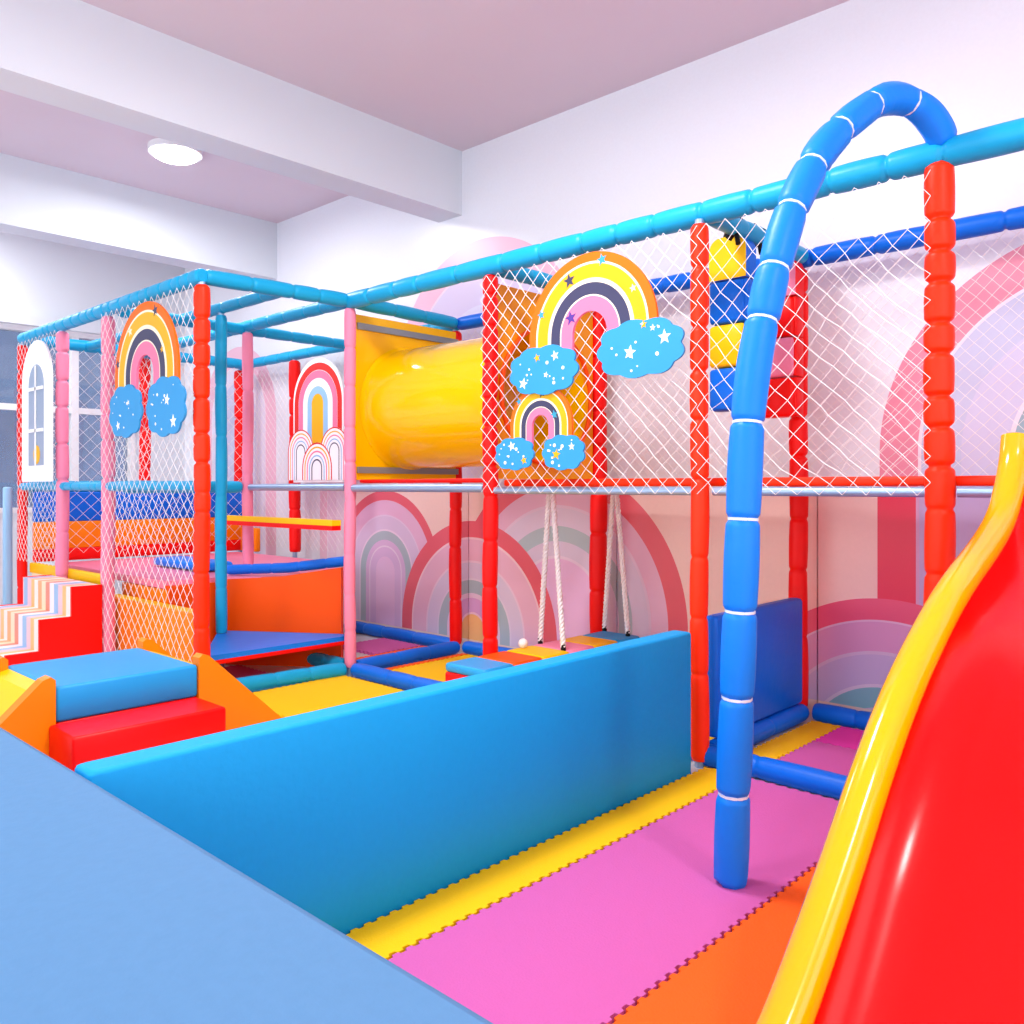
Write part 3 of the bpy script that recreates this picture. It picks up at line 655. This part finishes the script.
# striped rainbow board on the back net
bx, yk = -6.18, Y2-.06
t = empty('striped_rainbow_board', (bx, yk, H), 'white arched board with a red, blue and yellow rainbow on the back net', 'sign')
b = MB(); b.prism([(bx-.37, 1.24), (bx+.37, 1.24)]+[(bx+.37*math.cos(PI*i/24), 1.93+.37*math.sin(PI*i/24)) for i in range(25)], (0, yk, 0), X, Z, N, .012, M['s_white'])
for r1, r0, m in ((.35, .29, 's_red'), (.285, .22, 's_pink'), (.15, .085, 's_lblue'), (.085, .0, 's_yellow')):
    band(b, bx, 1.91, r0, r1, 1.53, yk-.012, .002, M[m])
k = 0
for cx_, cz_, R2 in ((bx-.25, 1.50, .2), (bx+.25, 1.50, .2), (bx, 1.36, .22)):
    k += 1
    band(b, cx_, cz_, 0, R2, 1.26 if cx_ == bx else 1.26, yk-.013-.002*k, .001, M['s_white'])
    for q, m in ((1, 's_red'), (.84, 's_yellow'), (.68, 's_pink'), (.52, 's_lblue'), (.36, 's_navy')):
        if cx_ != bx:
            band(b, cx_, cz_, R2*(q-.05), R2*q*.62 if False else R2*q, 1.26, yk-.014-.002*k, .001, M[m], n_=20)
        else: band(b, cx_, cz_, R2*(q-.06), R2*q, 1.26, yk-.014-.002*k, .001, M[m], n_=20)
b.build('sign_board', t)

# ------------------------------------------------------------------ hanging segmented bags
def bag(y, cols, side, label):
    xa, xb, dep = -2.065, -1.875, .10; z0_, hh = 1.555, .2025
    t = empty('hanging_bag', ((xa+xb)/2, y+dep/2, z0_), label, 'hanging bag', 'segmented hanging bags')
    for k in range(4):
        b = MB(); za = z0_+k*hh; zb = za+hh-.006
        if k == 3:
            rr_ = .06; prof = [(xa, za), (xb, za), (xb, zb-rr_)]+[(xb-rr_+rr_*math.cos(q*PI/12), zb-rr_+rr_*math.sin(q*PI/12)) for q in range(1, 7)]+[(xa+rr_-rr_*math.sin(q*PI/12), zb-rr_+rr_*math.cos(q*PI/12)) for q in range(0, 7)]
            b.prism(prof, (0, y+dep, 0), X, Z, N, dep*.98, M[cols[k % 2]], M[side])
        else: b.box(xa, xb-.012, y, y+dep-.01, za, zb, M[cols[k % 2]], bev=.014); b.box(xb-.02, xb, y+.012, y+dep, za, zb, M[side], bev=.006)
        b.build('bag_block', t)
    for xx in (xa+.05, xb-.05):
        b = MB(); b.tube([(xx, y+dep/2, z0_+4*hh-.02), (xx+(.02 if xx < -1.95 else -.0), y+dep/2, ZT+.02)], .011, M['black'], 8); b.build('strap', t)
bag(3.56, ['blue', 'boxyellow'], 'blue', 'yellow and blue hanging bag left of the arched pole')
bag(4.07, ['boxred', 'pink'], 'boxred', 'pink and red hanging bag right of the arched pole')
for xx, yy, ll in ((-1.93, 3.50, 'black cloth knot on the beam above the yellow and blue bag'), (-1.93, 3.72, 'second black cloth knot on the beam, nearer the arched pole')):
    b = MB(); b.tube([(xx, yy, ZT-.055), (xx+.03, yy, ZT-.02), (xx+.055, yy, ZT+.02), (xx+.01, yy+.01, ZT+.052), (xx-.02, yy, ZT+.03)], .017, M['black'], 8)
    b.tube([(xx+.04, yy, ZT-.03), (xx+.06, yy-.02, ZT-.09)], .012, M['black'], 8); tag(b.build('cloth_knot'), ll, 'knot')

# ------------------------------------------------------------------ swinging patchwork bench and its ropes
t = empty('swinging_bench', (-3.0, 3.6, .1), 'low patchwork bench of coloured blocks with rope hangers behind the blue wall', 'bench')
bx0, bx1, bya, byb = -3.135, -2.86, 2.86, 4.16
b = MB(); b.box(bx0, bx1, bya, byb, .12, .285, M['boxred'], bev=.01); tag(b.build('bench_base', t), 'red base')
cols = ['stepblue', 'burnt', 'boxyellow', 'pink', 'boxyellow', 'stepblue']; n = 6
for k, c in enumerate(cols):
    ya_ = bya+(byb-bya)*k/n; b = MB(); b.box(bx0, bx1, ya_+.002, ya_+(byb-bya)/n-.002, .285, .33, M[c], bev=.012); b.build('cushion_block', t)
def rope(p, q, label):
    p, q = Vector(p), Vector(q); L = (q-p).length; n_ = int(L/.006); b = MB(); d = (q-p).normalized(); u = d.cross(Vector((0, 1, 0))).normalized(); w_ = d.cross(u)
    for ph in (0, 2*PI/3, 4*PI/3):
        b.tube([p.lerp(q, i/n_)+(u*math.cos(ph+i*.55)+w_*math.sin(ph+i*.55))*.0085 for i in range(n_+1)], .008, M['rope'], 5)
    return b
for yy, ll in ((3.54, 'near'), (4.13, 'far')):
    ap = (-3.04, yy+.02, H-.012)
    h_ = empty('rope_hanger', (0, 0, 0), None, None); h_.parent = t; h_.location = Vector(ap)-t.location
    for xx, dy in ((bx0+.01, .03), (bx1-.05, -.03)):
        o = rope((ap[0]+(.012 if xx > -3.04 else -.012), ap[1], ap[2]), (xx, yy+dy, .345), '').build('rope'); o.parent = h_; o.location = -Vector(ap)
        b = MB(); b.tube([(xx, yy+dy, .31), (xx, yy+dy, .36)], .014, M['black'], 8); o = b.build('clip'); o.parent = h_; o.location = -Vector(ap)
b = MB(); n_ = 14; vs_ = [(-3.10+.026*math.sin(PI*i/10)*math.cos(2*PI*j/n_), 3.40+.026*math.sin(PI*i/10)*math.sin(2*PI*j/n_), .357+.026*math.cos(PI*i/10)) for i in range(11) for j in range(n_)]
b.add(vs_, [[i*n_+j, (i+1)*n_+j, (i+1)*n_+(j+1) % n_, i*n_+(j+1) % n_] for i in range(10) for j in range(n_)], M['rope'], True)
tag(b.build('white_ball'), 'small white ball on the patchwork bench beside the left rope', 'ball')

# ------------------------------------------------------------------ red wave slide
SX = -.69
rim = [at(u, v, X=SX) for u, v in ((1016, 437), (1014, 462), (1009, 490), (1001, 520), (985, 548), (953, 590), (926, 640), (899, 698), (870, 777), (837, 881))]
rim += [Vector((SX, 1.42, .20)), Vector((SX, 1.25, .14)), Vector((SX, 1.05, .12)), Vector((SX, .85, .12))]
rim = smooth(rim, 3)
t = empty('wave_slide', (-.4, 1.9, 0), 'glossy red slide with fat yellow rims at the right edge', 'slide')
wd = .56
b = MB(); b.tube(rim, .043, M['slideyellow'], 16); tag(b.build('rim', t), 'yellow rim')
b = MB(); b.tube([p+Vector((wd, 0, 0)) for p in rim], .039, M['slideyellow'], 16); tag(b.build('rim', t), 'yellow rim')
prof = [(0, 0), (.02, -.05), (.045, -.10), (.09, -.135), (.16, -.15), (.28, -.155), (.40, -.15), (.47, -.135), (.515, -.10), (.54, -.05), (.56, 0)]
def kk(i): return min(1, .7+.3*(1-i/len(rim)))
vs_ = [(SX+x, p.y, max(p.z+z_, .034)) for p in rim for x, z_ in prof]; n = len(prof)
b = MB(); b.add(vs_, [[i*n+j, i*n+j+1, (i+1)*n+j+1, (i+1)*n+j] for i in range(len(rim)-1) for j in range(n-1)], M['slidered'], True)
o = b.build('slide_bed', t); md = o.modifiers.new('thickness', 'SOLIDIFY'); md.thickness = .01; md.offset = 1
b = MB(); b.box(SX+.05, SX+wd-.05, 1.9, 1.98, .021, .33, M['boxred'], bev=.01); b.build('support_foot', t)

# ------------------------------------------------------------------ far left odds and ends
b = MB(); b.box(-7.62, -7.56, 2.19, 2.25, 0, 1.20, M['s_lblue'], bev=.012); tag(b.build('padded_column'), 'slim pale blue padded column left of the tower', 'column')
b = MB(); b.prism([(.3, 0), (2.36, 0), (2.36, 1.5)]+[(1.9+.46*math.cos(PI*i/24), 1.5+.40*math.sin(PI*i/24)) for i in range(1, 12)]+[(.3, 1.9)], (XL+.06, 0, 0), (0, 1, 0), Z, (1, 0, 0), .04, M['palepink'])
tag(b.build('pink_board'), 'pale pink board leaning at the window in the far left', 'board')
